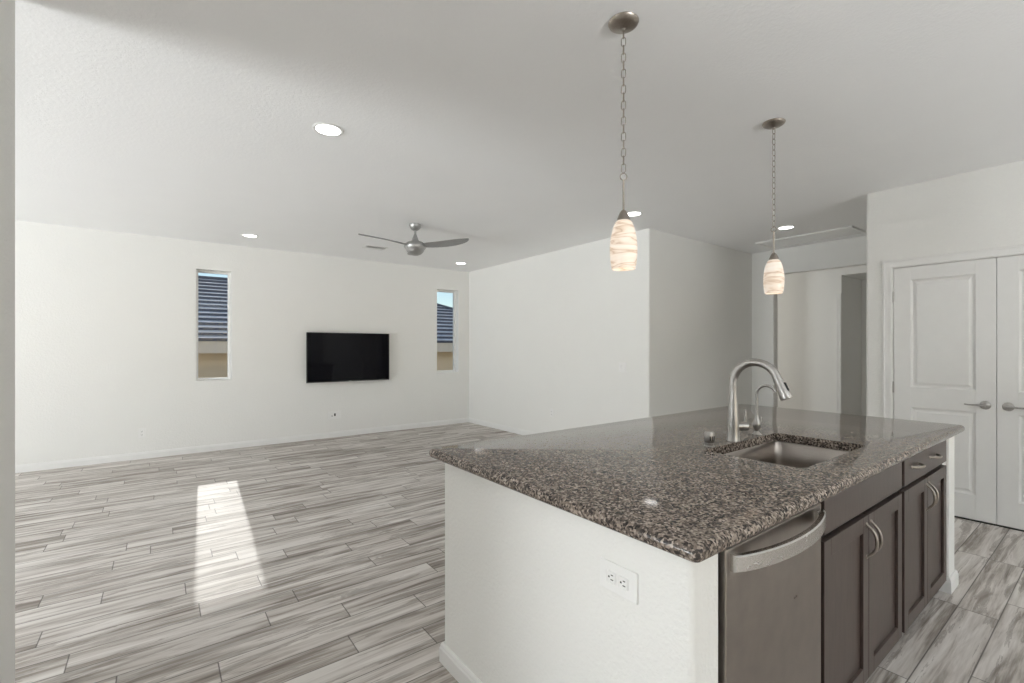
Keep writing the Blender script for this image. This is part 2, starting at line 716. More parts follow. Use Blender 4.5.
# unseen left wall with patio door, rear wall with kitchen window
bm = bmesh.new()
box(bm, XW - T, XW, YR, 1.8, 0, H)
box(bm, XW - T, XW, 5.2, YB, 0, H)
box(bm, XW - T, XW, 1.8, 5.2, 2.4, H)
struct(obj('wall_left', bm, M_wall))
bm = bmesh.new()
for a, b in ((1.8, 1.86), (3.47, 3.53), (5.14, 5.2)):
    box(bm, XW - 0.10, XW - 0.04, a, b, 0.0, 2.4, 0.004)
box(bm, XW - 0.10, XW - 0.04, 1.86, 5.14, 0.0, 0.06, 0.004)
box(bm, XW - 0.10, XW - 0.04, 1.86, 5.14, 2.34, 2.4, 0.004)
r = struct(obj('window_3', bm, M_trim))
obj('window_pane', bx(XW - 0.075, XW - 0.07, 1.86, 5.14, 0.06, 2.34), M_glass, r)
bm = bmesh.new()
box(bm, XW - T, -0.4, YR - T, YR, 0, H)
box(bm, 3.6, XD + 1.0, YR - T, YR, 0, H)
box(bm, -0.4, 3.6, YR - T, YR, 0, 0.6)
box(bm, -0.4, 3.6, YR - T, YR, 2.3, H)
struct(obj('wall_rear', bm, M_wall))
bm = bmesh.new()
box(bm, -0.4, -0.34, YR - 0.10, YR - 0.05, 0.6, 2.3, 0.004)
box(bm, 3.54, 3.6, YR - 0.10, YR - 0.05, 0.6, 2.3, 0.004)
box(bm, 1.57, 1.63, YR - 0.10, YR - 0.05, 0.66, 2.24, 0.004)
box(bm, -0.34, 3.54, YR - 0.10, YR - 0.05, 0.6, 0.66, 0.004)
box(bm, -0.34, 3.54, YR - 0.10, YR - 0.05, 2.24, 2.3, 0.004)
r = struct(obj('window_4', bm, M_trim))
obj('window_pane', bx(-0.34, 3.54, YR - 0.078, YR - 0.073, 0.66, 2.24), M_glass, r)

# baseboards
struct(skirting('baseboard_far', XW, XL, YB, YB, '-y'))
struct(skirting('baseboard_right', XL, XL, YE + 0.02, YB, '-x'))
struct(skirting('baseboard_alcove', XL + 0.02, XA, YE, YE, '-y'))
struct(skirting('baseboard_hall', HX, HX, HY + 0.08, 5.2, '-x'))
struct(skirting('baseboard_pantry', XD, XD, 1.325, YP - 0.02, '-x'))
struct(skirting('baseboard_recess', HX + 0.12, HX + 0.85, HY, HY, '-y'))

# ================================================================== pantry double doors
CAS = 0.068


def casing():
    bm = bmesh.new()
    a, b, z = DY0 - 0.006, DY1 + 0.0, DZ - 0.004
    for (w0, w1, d) in ((0, CAS, 0.012), (0.006, 0.020, 0.017), (CAS - 0.018, CAS - 0.003, 0.020)):
        for s in (0, 1):
            y0 = (b + w0) if s else (a - w1)
            y1 = (b + w1) if s else (a - w0)
            box(bm, XD - d, XD, y0, y1, 0, z + w1, 0.002)
        box(bm, XD - d, XD, a - w0, b + w0, z + w0, z + w1, 0.002)
    # jamb lining the opening
    box(bm, XD, XD + 0.12, b - 0.004, b, 0, z)
    box(bm, XD, XD + 0.12, a, a + 0.004, 0, z)
    box(bm, XD, XD + 0.12, a, b, z - 0.002, z + 0.004)
    return bm


struct(obj('trim_2', casing(), M_trim))


def panel_door(name, y0, y1, hinge_at, lever_dir):
    """two-panel door leaf; lies in plane x = XD+0.002 .. +0.037, face toward -x"""
    root = bpy.data.objects.new(name, None)
    C.objects.link(root)
    root.location = (XD + 0.004, (y0 + y1) / 2, 0.014)
    struct(root)
    w = (y1 - y0) / 2
    hh = 2.032
    bm = bmesh.new()
    st = 0.113
    zr = [(0.0, 0.190), (0.845, 1.012), (1.925, hh)]
    # stiles and rails
    box(bm, 0, 0.035, -w, -w + st, 0, hh, 0.0015)
    box(bm, 0, 0.035, w - st, w, 0, hh, 0.0015)
    for a, b in zr:
        box(bm, 0, 0.035, -w + st, w - st, a, b)
    # moulded panels: sloped sticking, flat ring, raised field
    for z0, z1 in ((0.190, 0.845), (1.012, 1.925)):
        loops = []
        for ins, dep in ((0, 0.0), (0.004, 0.003), (0.014, 0.013), (0.024, 0.013), (0.040, 0.004), (0.046, 0.004)):
            loops.append([bm.verts.new((dep, yy, zz)) for yy, zz in
                          ((-w + st + ins, z0 + ins), (w - st - ins, z0 + ins), (w - st - ins, z1 - ins), (-w + st + ins, z1 - ins))])
        for A, B in zip(loops, loops[1:]):
            for i in range(4):
                j = (i + 1) % 4
                bm.faces.new((A[i], A[j], B[j], B[i]))
        bm.faces.new(loops[-1])
    obj('door_leaf', bm, M_door, root)
    # lever handle
    ly = (-w + 0.060) if hinge_at > 0 else (w - 0.060)
    zc = 0.902
    bm = bmesh.new()
    prof = [(0.0, 0.0), (0.033, 0.0), (0.033, 0.004), (0.029, 0.010), (0.014, 0.014), (0.011, 0.018), (0.011, 0.042), (0.0, 0.046)]
    lathe(bm, prof, 28)
    bmesh.ops.rotate(bm, verts=bm.verts, matrix=Matrix.Rotation(-PI / 2, 3, 'Y'))
    bmesh.ops.translate(bm, verts=bm.verts, vec=(0, ly, zc))
    hd = obj('door_handle', bm, M_nickel, root, smooth=True)
    bm = bmesh.new()
    s = lever_dir
    tube(bm, [(-0.036, ly - s * 0.006, zc), (-0.042, ly + s * 0.012, zc), (-0.044, ly + s * 0.04, zc + 0.001), (-0.044, ly + s * 0.08, zc - 0.001), (-0.041, ly + s * 0.112, zc + 0.002)],
         [0.010, 0.010, 0.0075, 0.0065, 0.006], 12)
    obj('lever', bm, M_nickel, hd, smooth=True)
    for z in (0.20, 1.005, 1.786):
        bm = bmesh.new()
        yy = (w + 0.003) if hinge_at > 0 else (-w - 0.003)
        lathe(bm, [(0.0055, -0.045), (0.0055, 0.045)], 12, (-0.006, yy, z))
        lathe(bm, [(0.0, -0.050), (0.004, -0.048), (0.0055, -0.045)], 12, (-0.006, yy, z), cap=False)
        lathe(bm, [(0.0055, 0.045), (0.004, 0.048), (0.0, 0.050)], 12, (-0.006, yy, z), cap=False)
        obj('hinge', bm, M_nickel, root, smooth=True)
    return root


panel_door('door_1', 0.6215, 1.2445, +1, +1)
panel_door('door_2', -0.0085, 0.6185, -1, -1)
struct(obj('trim_3', bx(XD + 0.01, XD + 0.12, DY0, DY1, 0.0, 0.006), M_dark))

# ================================================================== ceiling things
def can_light(loc, label, first=[None]):
    if first[0] is None:
        t = thing('recessed_light', label, 'ceiling light', loc, 0, 'recessed ceiling lights')
        bm = bmesh.new()
        lathe(bm, [(0.094, 0.0), (0.094, -0.003), (0.088, -0.006), (0.078, -0.006), (0.074, -0.003), (0.074, 0.0)], 40, cap=False)
        obj('trim_ring', bm, M_trim, t, smooth=True)
        bm = bmesh.new()
        lathe(bm, [(0.0, -0.0045), (0.05, -0.0045), (0.075, -0.003), (0.075, -0.0005), (0.0, -0.0005)], 40, cap=False)
        obj('lens', bm, M_can, t, smooth=True)
        first[0] = t
        return t
    return dup(first[0], loc, label)


can_light((0.858, 3.07, H), 'largest recessed ceiling light, alone on the left half of ceiling nearest the viewer')
can_light((0.90, 6.55, H), 'small recessed ceiling light above the left slot window')
can_light((3.95, 6.62, H), 'small recessed ceiling light right of the fan, by the far corner')
can_light((3.91, 3.10, H), 'recessed ceiling light seen just behind the nearer glass pendant')
can_light((5.76, 2.397, H), 'recessed ceiling light beside the farther pendant, before the long ceiling grille')

# supply register near fan
t = thing('ceiling_vent', 'small white supply vent in the ceiling left of the fan', 'air vent', (2.385, 6.30, H), 0)
bm = bmesh.new()
for a in ((-0.15, 0.15, -0.11, -0.088), (-0.15, 0.15, 0.088, 0.11), (-0.15, -0.128, -0.088, 0.088), (0.128, 0.15, -0.088, 0.088)):
    box(bm, *a, -0.007, -0.0, 0.001)
obj('frame', bm, M_trim, t)
obj('duct_backing', bx(-0.128, 0.128, -0.088, 0.088, -0.0015, -0.0005), M_dark, t)
for i in range(7):
    bm = bmesh.new()
    box(bm, -0.127, 0.127, -0.013, 0.013, -0.0008, 0.0008)
    bmesh.ops.rotate(bm, verts=bm.verts, matrix=Matrix.Rotation(math.radians(24 if i < 4 else -24), 3, 'X'))
    bmesh.ops.translate(bm, verts=bm.verts, vec=(0, -0.074 + i * 0.0247, -0.008))
    obj('slat', bm, M_trim, t)

# long return grille beside the header wall
t = thing('return_air_grille', 'long flush ceiling grille along the wall above the hallway opening', 'air vent', (6.49, 2.445, H), 0)
gx, gy = 0.225, 0.54
bm = bmesh.new()
for a in ((-gx, gx, -gy, -gy + 0.03), (-gx, gx, gy - 0.03, gy), (-gx, -gx + 0.03, -gy + 0.03, gy - 0.03), (gx - 0.03, gx, -gy + 0.03, gy - 0.03)):
    box(bm, *a, -0.020, 0.0, 0.003)
obj('frame', bm, M_trim, t)
bm = bmesh.new()
box(bm, -gx + 0.03, gx - 0.03, -gy + 0.03, gy - 0.03, -0.0015, -0.0005)
obj('backing', bm, M_grey, t)
bm = bmesh.new()
n = 26
for i in range(n):
    xx = -gx + 0.036 + i * (2 * gx - 0.072) / (n - 1)
    b2 = bmesh.new()
    box(b2, -0.007, 0.007, -gy + 0.03, gy - 0.03, -0.0006, 0.0006)
    bmesh.ops.rotate(b2, verts=b2.verts, matrix=Matrix.Rotation(math.radians(35), 3, 'Y'))
    bmesh.ops.translate(b2, verts=b2.verts, vec=(xx, 0, -0.006))
    me = bpy.data.meshes.new('tmp')
    b2.to_mesh(me)
    b2.free()
    bm.from_mesh(me)
    bpy.data.meshes.remove(me)
obj('louvers', bm, M_trim, t)

# ------------------------------------------------------------------ ceiling fan
t = thing('ceiling_fan', 'silver three-bladed ceiling fan hanging over the living room', 'ceiling fan', (2.30, 4.85, H), 0)
bm = lathe(bmesh.new(), [(0.0, 0.0), (0.066, 0.0), (0.068, -0.010), (0.062, -0.030), (0.045, -0.055), (0.022, -0.070), (0.0, -0.072)], 36, cap=False)
obj('canopy', bm, M_fan, t, smooth=True)
obj('downrod', lathe(bmesh.new(), [(0.0125, -0.06), (0.0125, -0.14)], 18), M_fan, t, smooth=True)
obj('coupling_cone', lathe(bmesh.new(), [(0.0, -0.11), (0.014, -0.11), (0.020, -0.125), (0.042, -0.185), (0.052, -0.215), (0.0, -0.222)], 32, cap=False), M_fan, t, smooth=True)
bm = lathe(bmesh.new(), [(0.0, -0.186), (0.05, -0.188), (0.090, -0.202), (0.116, -0.228), (0.122, -0.246), (0.116, -0.266), (0.100, -0.286), (0.0, -0.288)], 40, cap=False)
obj('motor_housing', bm, M_fan, t, smooth=True)
bm = lathe(bmesh.new(), [(0.0, -0.348), (0.035, -0.345), (0.068, -0.330), (0.092, -0.305), (0.100, -0.288), (0.0, -0.284)], 40, cap=False)
obj('bottom_cap', bm, M_fan, t, smooth=True)


def blade(az):
    bm = bmesh.new()
    n, m = 24, 8
    top, bot = [], []
    for i in range(n + 1):
        s = i / n
        r = 0.075 + s * (0.655 - 0.075)
        chord = (0.088 + 0.052 * math.sin(min(1, s * 1.5) * PI / 2)) * (1 if s < 0.6 else math.sqrt(max(0.02, 1 - ((s - 0.6) / 0.4) ** 2.2)))
        if s < 0.18:
            chord *= 0.85 + 0.15 * s / 0.18
        sweep = 0.045 * math.sin(s * PI * 0.9) - 0.015
        pitch = -math.radians(20 - 9 * s)
        zc = -0.243 + 0.020 * s ** 2 + 0.006 * s
        ta, tb = [], []
        for j in range(m + 1):
            c = (j / m - 0.5)
            th = 0.010 * (1 - 0.6 * s) * (1 - (2 * c) ** 2) + 0.0012
            yy = c * chord * math.cos(pitch) + sweep
            zz = zc + c * chord * math.sin(pitch) - 0.010 * (1 - (2 * c) ** 2) * -1
            ta.append(bm.verts.new((r, yy, zz + th / 2)))
            tb.append(bm.verts.new((r, yy, zz - th / 2)))
        top.append(ta)
        bot.append(tb)
    for i in range(n):
        for j in range(m):
            bm.faces.new((top[i][j], top[i][j + 1], top[i + 1][j + 1], top[i + 1][j]))
            bm.faces.new((bot[i][j], bot[i + 1][j], bot[i + 1][j + 1], bot[i][j + 1]))
        bm.faces.new((top[i][0], top[i + 1][0], bot[i + 1][0], bot[i][0]))
        bm.faces.new((top[i][m], bot[i][m], bot[i + 1][m], top[i + 1][m]))
    for q in (0, n):
        for j in range(m):
            bm.faces.new((top[q][j], bot[q][j], bot[q][j + 1], top[q][j + 1]))
    bmesh.ops.rotate(bm, verts=bm.verts, matrix=Matrix.Rotation(az, 3, 'Z'))
    return bm


for az in (-176, -56, 64):
    obj('blade', blade(math.radians(az)), M_fanbl, t, smooth=True, angle=60)


# ------------------------------------------------------------------ pendants
def link_bm():
    bm = bmesh.new()
    pts = []
    a, b = 0.0088, 0.0088
    L = 0.0195
    n = 10
    for i in range(n + 1):
        q = PI * i / n
        pts.append((a * math.cos(q), 0, L / 2 + b * math.sin(q)))
    for i in range(n + 1):
        q = PI + PI * i / n
        pts.append((a * math.cos(q), 0, -L / 2 + b * math.sin(q)))
    N_ = len(pts)
    rings = []
    for i in range(N_):
        p = Vector(pts[i])
        t_ = (Vector(pts[(i + 1) % N_]) - Vector(pts[i - 1])).normalized()
        u = Vector((0, 1, 0))
        w = t_.cross(u)
        rings.append([bm.verts.new(p + (u * math.cos(2 * PI * k / 8) + w * math.sin(2 * PI * k / 8)) * 0.0019) for k in range(8)])
    for i in range(N_):
        A, B = rings[i], rings[(i + 1) % N_]
        for k in range(8):
            j = (k + 1) % 8
            bm.faces.new((A[k], A[j], B[j], B[k]))
    return bm


def pendant():
    t = thing('pendant_light', 'nearer glass pendant lamp hanging on a long chain over the left part of the island', 'pendant light', (1.575, 1.30, H), 0, 'glass pendants over the island')
    bm = lathe(bmesh.new(), [(0.0, 0.0), (0.062, 0.0), (0.064, -0.004), (0.060, -0.012), (0.045, -0.022), (0.020, -0.028), (0.010, -0.032), (0.008, -0.040), (0.0, -0.042)], 40, cap=False)
    obj('canopy', bm, M_bronze, t, smooth=True)
    z = -0.052
    bmk = link_bm()
    first = obj('chain_link', bmk, M_bronze, t, smooth=True, angle=80)
    zs = []
    while z > -0.625:
        zs.append(z)
        z -= 0.0335
    for i, zz in enumerate(zs):
        o = first if i == 0 else first.copy()
        if i:
            C.objects.link(o)
            o.parent = t
        o.location = (0, 0, zz)
        o.rotation_euler = (0, 0, (PI / 2 if i % 2 else 0) + 0.5)
    zend = zs[-1] - 0.0335
    bm = bmesh.new()
    pts = [(0.0145 * math.cos(2 * PI * i / 20), 0, zend - 0.002 + 0.0145 * math.sin(2 * PI * i / 20)) for i in range(21)]
    tube(bm, pts, 0.0024, 8, cap=False)
    o = obj('loop_ring', bm, M_bronze, t, smooth=True, angle=80)
    o.rotation_euler = (0, 0, -0.6)
    zr = zend - 0.016
    obj('stem', lathe(bmesh.new(), [(0.0, zr + 0.002), (0.006, zr), (0.0045, zr - 0.006), (0.0045, -0.806), (0.0, -0.806)], 14, cap=False), M_bronze, t, smooth=True)
    obj('socket_cap', lathe(bmesh.new(), [(0.0, -0.800), (0.009, -0.801), (0.017, -0.812), (0.026, -0.834), (0.029, -0.846), (0.0, -0.848)], 28, cap=False), M_bronze, t, smooth=True)
    prof_o = [(0.026, -0.842), (0.036, -0.853), (0.047, -0.882), (0.0545, -0.920), (0.0575, -0.956), (0.0570, -0.992), (0.0535, -1.025), (0.049, -1.050)]
    prof_i = [(0.046, -1.050), (0.0505, -1.024), (0.054, -0.990), (0.0545, -0.956), (0.0515, -0.920), (0.044, -0.886), (0.033, -0.858), (0.024, -0.848)]
    bm = lathe(bmesh.new(), prof_o + prof_i + [prof_o[0]], 40, cap=False)
    obj('glass_shade', bm, M_shade, t, smooth=True, angle=70)
    obj('bulb', lathe(bmesh.new(), [(0.0, -0.845), (0.014, -0.847), (0.014, -0.87), (0.028, -0.905), (0.031, -0.935), (0.022, -0.965), (0.0, -0.975)], 24, cap=False), M_bulb, t, smooth=True)
    return t


p1 = pendant()
dup(p1, (3.016, 1.325, H), 'farther glass pendant lamp hanging over the sink end of the island', rotz=2.2)
# ================================================================== television
t = thing('television', 'large black flat-screen television mounted on the far wall', 'television', (2.345, YB - 0.02, 1.215), 0)
tw, th_ = 0.628, 0.370
obj('back_shell', bx(-tw * .9, tw * .9, -0.03, -0.005, -th_ * .85, th_ * .85, 0.008), M_black, t)
obj('wall_mount', bx(-0.2, 0.2, -0.006, 0.019, -0.15, 0.15, 0.003), M_black, t)
bm = bmesh.new()
b_ = 0.011
box(bm, -tw, tw, -0.058, -0.03, -th_, th_, 0.003)
ob = obj('bezel', bm, M_black, t)
obj('screen', bx(-tw + b_, tw - b_, -0.0592, -0.0575, -th_ + b_ + 0.006, th_ - b_), M_screen, t)
obj('maker_badge', bx(-0.02, 0.02, -0.0592, -0.058, -th_ + 0.004, -th_ + 0.011), M_chrome, t)


# ================================================================== outlets and switch
def duplex(bm_plate, bm_dark, horizontal=True, decor=False):
    """face in local xz plane pointing to -y"""
    w, h = (0.124, 0.078) if horizontal else (0.072, 0.116)
    box(bm_plate, -w / 2, w / 2, -0.006, 0, -h / 2, h / 2, 0.003)


def outlet(name, label, loc, rotz, horizontal, cat='outlet', plug=False):
    t = thing(name, label, cat, loc, rotz)
    w, h = (0.128, 0.080) if horizontal else (0.074, 0.118)
    obj('cover_plate', bx(-w / 2, w / 2, -0.006, 0, -h / 2, h / 2, 0.0025), M_plate, t)
    for s in (-1, 1):
        cx, cz = (s * 0.0205, 0) if horizontal else (0, s * 0.0205)
        bm = bmesh.new()
        box(bm, cx - 0.0155, cx + 0.0155, -0.0085, -0.005, cz - 0.0155, cz + 0.0155, 0.0035, 3)
        rc = obj('receptacle', bm, M_plate, t)
        bm = bmesh.new()
        def rot(a, b):
            return (cx + b, cz + a) if horizontal else (cx + a, cz + b)
        for (a0, b0, wa, wb) in ((-0.0062, 0.003, 0.0013, 0.0045), (0.0062, 0.003, 0.0013, 0.0037), (0.0, -0.0075, 0.0024, 0.0024)):
            x_, z_ = rot(a0, b0)
            if horizontal:
                wa, wb = wb, wa
            box(bm, x_ - wa, x_ + wa, -0.0089, -0.0083, z_ - wb, z_ + wb)
        obj('slots', bm, M_dark, rc)
    bm = lathe(bmesh.new(), [(0.0, -0.0008), (0.003, -0.0008), (0.0032, 0.0), (0.0, 0.0)], 12, cap=False)
    bmesh.ops.rotate(bm, verts=bm.verts, matrix=Matrix.Rotation(-PI / 2, 3, 'X'))
    bmesh.ops.translate(bm, verts=bm.verts, vec=(0, -0.0062, 0))
    obj('screw', bm, M_plate, t)
    return t


RZ_L = -PI / 2     # local -y turned to face world -x
outlet('wall_outlet', 'white horizontal duplex outlet on the white end of the island', (0.985, 0.828, 0.739), RZ_L, True)
o = outlet('wall_outlet', 'pale wall outlet low at the left of the far wall, below left window', (-0.163, YB, 0.316), 0, False)
o = outlet('wall_outlet', 'pale wall outlet low on the living room right wall', (XL, 5.04, 0.418), RZ_L, False)
t = thing('cable_outlet', 'white media outlet plate with dark jack under the television', 'outlet', (2.13, YB, 0.335), 0)
obj('cover_plate', bx(-0.095, 0.095, -0.006, 0, -0.06, 0.06, 0.0025), M_plate, t)
obj('jack', bx(-0.004, 0.018, -0.012, -0.005, -0.012, 0.028, 0.002), M_dark, t)
obj('receptacle', bx(-0.075, -0.04, -0.009, -0.005, -0.035, 0.035, 0.002), M_plate, t)
obj('plug', bx(-0.043, -0.028, -0.016, -0.006, -0.014, -0.004, 0.002), M_dark, t)
t = thing('light_switch', 'white double light switch plate on the living room right wall', 'light switch', (XL, 3.75, 1.12), RZ_L)
obj('cover_plate', bx(-0.06, 0.06, -0.006, 0, -0.06, 0.06, 0.0025), M_plate, t)
for s in (-1, 1):
    bm = bx(s * 0.023 - 0.0165, s * 0.023 + 0.0165, -0.010, -0.005, -0.034, 0.034, 0.002)
    for v in bm.verts:
        if v.co.y < -0.007:
            v.co.y += 0.004 * (v.co.z / 0.034) * s
    obj('rocker', bm, M_plate, t)

# ================================================================== island
IX0, IX1 = 0.985, 3.655
IY0, IY1 = 0.612, 1.797
CT0, CT1 = 0.875, 0.915
pts = [(IX0, IY1), (IX0, IY0), (1.096, IY0), (1.096, IY1 - 0.14), (3.50, IY1 - 0.14), (3.50, IY0), (IX1, IY0), (IX1, IY1)]
t = thing('kitchen_island', 'white textured half-height island walls standing under the granite countertop', 'kitchen island', (0, 0, 0))
obj('island_wall', prism(bmesh.new(), poly_rounded(pts, {0, 1, 6, 7}, 0.018), 0.0, CT0), M_wall, t, smooth=True, angle=30)


def base_loop(path, hgt=0.083, tk=0.013):
    """mitred baseboard following an open path of 2D points, offset to the left of travel"""
    bm = bmesh.new()
    prof = [(0, 0), (tk, 0), (tk, hgt * .72), (tk * .75, hgt * .80), (tk * .7, hgt * .90), (tk * .35, hgt), (0, hgt)]
    P = [Vector(p) for p in path]
    rings = []
    for i, p in enumerate(P):
        ds = []
        if i > 0:
            d = (P[i] - P[i - 1]).normalized(); ds.append(Vector((-d.y, d.x)))
        if i < len(P) - 1:
            d = (P[i + 1] - P[i]).normalized(); ds.append(Vector((-d.y, d.x)))
        nrm = sum(ds, Vector((0, 0)))
        nrm = -(nrm / (nrm.length ** 2) * len(ds) if len(ds) > 1 else nrm)
        rings.append([bm.verts.new((p.x + nrm.x * o_, p.y + nrm.y * o_, z)) for o_, z in prof])
    n = len(prof)
    for A, B in zip(rings, rings[1:]):
        for i in range(n):
            j = (i + 1) % n
            bm.faces.new((A[i], A[j], B[j], B[i]))
    bm.faces.new(rings[0])
    bm.faces.new(rings[-1])
    return bm


obj('baseboard', base_loop([(3.50, 0.70), (3.50, IY0), (IX1, IY0), (IX1, IY1), (IX0, IY1), (IX0, IY0), (1.09, IY0)]), M_trim, t)

# ------------------------------------------------------------------ countertop
SX0, SX1, SY0, SY1 = 1.885, 2.576, 0.727, 1.120
CX0, CX1, CY0, CY1 = 0.950, 3.702, 0.576, 1.876


def countertop():
    bm = bmesh.new()
    loops = []
    R = 0.020
    zc = (CT0 + CT1) / 2
    for i in range(9):
        a = -PI / 2 + PI * i / 8
        off = 0.016 * (1 - math.cos(a))
        z = zc + R * math.sin(a)
        loops.append([bm.verts.new((x, y, z)) for x, y in rrect(CX0 + off, CX1 - off, CY0 + off, CY1 - off, 0.016 - off * 0.3, 5)])
    n = len(loops[0])
    for A, B in zip(loops, loops[1:]):
        for i in range(n):
            j = (i + 1) % n
            bm.faces.new((A[i], A[j], B[j], B[i]))
    hb = [bm.verts.new((x, y, CT0)) for x, y in rrect(SX0, SX1, SY0, SY1, 0.03, 5)]
    ht = [bm.verts.new((x, y, CT1)) for x, y in rrect(SX0, SX1, SY0, SY1, 0.03, 5)]
    m = len(ht)
    for i in range(m):
        j = (i + 1) % m
        bm.faces.new((ht[i], ht[j], hb[j], hb[i]))
    for outer, inner in ((loops[-1], ht), (loops[0], hb)):
        # both loops come from rrect in the same order and count
        for i in range(n):
            j = (i + 1) % n
            bm.faces.new((outer[i], outer[j], inner[j], inner[i]))
    return bm


tag(obj('countertop', countertop(), M_granite, smooth=True, angle=35),
    'speckled grey-brown granite countertop with rounded edge and sink cutout on the island', 'countertop')


# ------------------------------------------------------------------ sink
def sink():
    bm = bmesh.new()
    g = 0.004
    L = []
    spec = [(-0.007, CT0 - 0.003, 0.035), (-g, CT0 - 0.003, 0.032), (-g + 0.002, CT0 - 0.006, 0.032), (0.004, CT0 - 0.10, 0.034), (0.008, CT0 - 0.185, 0.036),
            (0.016, CT0 - 0.203, 0.04), (0.034, CT0 - 0.213, 0.05), (0.10, CT0 - 0.216, 0.05), (0.16, CT0 - 0.218, 0.02)]
    for ins, z, r in spec:
        L.append([bm.verts.new((x, y, z)) for x, y in rrect(SX0 + ins, SX1 - ins, SY0 + ins, SY1 - ins, r, 6)])
    n = len(L[0])
    for A, B in zip(L, L[1:]):
        for i in range(n):
            j = (i + 1) % n
            bm.faces.new((A[i], A[j], B[j], B[i]))
    bm.faces.new(L[-1])
    return bm


t = thing('kitchen_sink', 'stainless steel undermount sink set into the granite countertop', 'sink', (0, 0, 0))
so = obj('basin', sink(), M_sink, t, smooth=True, angle=50)
mod = so.modifiers.new('thick', 'SOLIDIFY')
mod.thickness = 0.0015
mod.offset = 1
obj('drain', lathe(bmesh.new(), [(0.0, 0.003), (0.018, 0.003), (0.03, 0.001), (0.045, 0.006), (0.052, 0.004), (0.052, 0.0), (0.0, 0.0)], 30, ((SX0 + SX1) / 2, (SY0 + SY1) / 2, CT0 - 0.2178), cap=False), M_chrome, t, smooth=True)

# ------------------------------------------------------------------ main faucet
FX, FY = 2.200, 1.152
t = thing('kitchen_faucet', 'tall brushed-nickel gooseneck pull-down faucet behind the sink', 'faucet', (FX, FY, CT1), 0)
obj('base', lathe(bmesh.new(), [(0.0, 0.0), (0.030, 0.0), (0.030, 0.004), (0.0285, 0.008), (0.0275, 0.05), (0.0265, 0.10), (0.0205, 0.185), (0.0192, 0.205), (0.0, 0.205)], 32, cap=False), M_nickel, t, smooth=True)
pts = [(0, 0, 0.203), (0, 0, 0.24), (0, 0, 0.275)]
Rg = 0.103
for i in range(1, 15):
    a = PI * i / 14 * 0.90
    pts.append((0, -Rg + Rg * math.cos(a), 0.275 + Rg * math.sin(a)))
obj('gooseneck', tube(bmesh.new(), pts, 0.0182, 20), M_nickel, t, smooth=True)
e = Vector(pts[-1])
d = (e - Vector(pts[-2])).normalized()
hp = [e - d * 0.008, e + d * 0.002, e + d * 0.02, e + d * 0.06, e + d * 0.088, e + d * 0.096]
head = obj('spray_head', tube(bmesh.new(), hp, [0.0184, 0.019, 0.0198, 0.023, 0.0255, 0.0235], 24), M_nickel, t, smooth=True)
mid = e + d * 0.045
nrm = Vector((0, -d.z, d.y))
if nrm.y > 0:
    nrm = -nrm
bm = bx(-0.007, 0.007, -0.007, 0.004, -0.020, 0.020, 0.003)
q = d.to_track_quat('Z', 'Y').to_matrix()
bmesh.ops.transform(bm, verts=bm.verts, matrix=(Matrix.Translation(mid + nrm * 0.021) @ q.to_4x4()))
b = obj('spray_button', bm, M_black, head)
b['label'] = 'black spray button'
# side lever: short horizontal cylinder towards +x-y with upright pin
hx, hy = 0.80, -0.60
hv = obj('handle_hub', tube(bmesh.new(), [(hx * q_, hy * q_, 0.068) for q_ in (0.015, 0.038, 0.0385, 0.066, 0.069)], [0.020, 0.020, 0.021, 0.021, 0.016], 20), M_nickel, t, smooth=True)
obj('lever', tube(bmesh.new(), [(hx * 0.058, hy * 0.058, 0.078), (hx * 0.058, hy * 0.058, 0.146), (hx * 0.058, hy * 0.058, 0.148)], [0.0070, 0.0060, 0.004], 12), M_nickel, hv, smooth=True)

# ------------------------------------------------------------------ filter faucet
t = thing('filter_faucet', 'slim small gooseneck drinking-water faucet right of the tall faucet', 'faucet', (2.450, 1.160, CT1), 0)
obj('base', lathe(bmesh.new(), [(0.0, 0.0), (0.022, 0.0), (0.022, 0.003), (0.014, 0.010), (0.008, 0.018), (0.011, 0.026), (0.017, 0.036), (0.0195, 0.052), (0.0185, 0.060), (0.012, 0.078), (0.0072, 0.10), (0.0, 0.10)], 28, cap=False), M_nickel, t, smooth=True)
pts = [(0, 0, 0.095), (0, 0, 0.15), (0, 0, 0.205)]
Rg = 0.048
for i in range(1, 13):
    a = PI * i / 12 * 0.86
    pts.append((0, -Rg + Rg * math.cos(a), 0.205 + Rg * math.sin(a)))
obj('spout', tube(bmesh.new(), pts, 0.0066, 14), M_nickel, t, smooth=True)
obj('lever', tube(bmesh.new(), [(0.012, 0, 0.052), (0.020, -0.004, 0.054), (0.026, -0.007, 0.062), (0.027, -0.008, 0.082), (0.027, -0.008, 0.090)], [0.0045, 0.0045, 0.004, 0.005, 0.003], 12), M_nickel, t, smooth=True)

# ------------------------------------------------------------------ air gap
t = thing('air_gap_cap', 'small nickel dishwasher air gap cylinder left of the tall faucet', 'air gap', (1.985, 1.150, CT1), 0)
obj('body', lathe(bmesh.new(), [(0.0, 0.0), (0.023, 0.0), (0.023, 0.003), (0.0195, 0.005), (0.0195, 0.016), (0.0, 0.016)], 28, cap=False), M_nickel, t, smooth=True)
obj('cap', lathe(bmesh.new(), [(0.0, 0.018), (0.0205, 0.018), (0.0215, 0.020), (0.0215, 0.060), (0.0195, 0.066), (0.0, 0.067)], 28, cap=False), M_nickel, t, smooth=True)
bm = bmesh.new()
for k_ in range(3):
    a = -2.4 + k_ * 0.5
    box(bm, 0.0212 * math.cos(a) - 0.002, 0.0212 * math.cos(a) + 0.002, 0.0212 * math.sin(a) - 0.002, 0.0212 * math.sin(a) + 0.002, 0.028, 0.048)
obj('vent_slots', bm, M_dark, t)

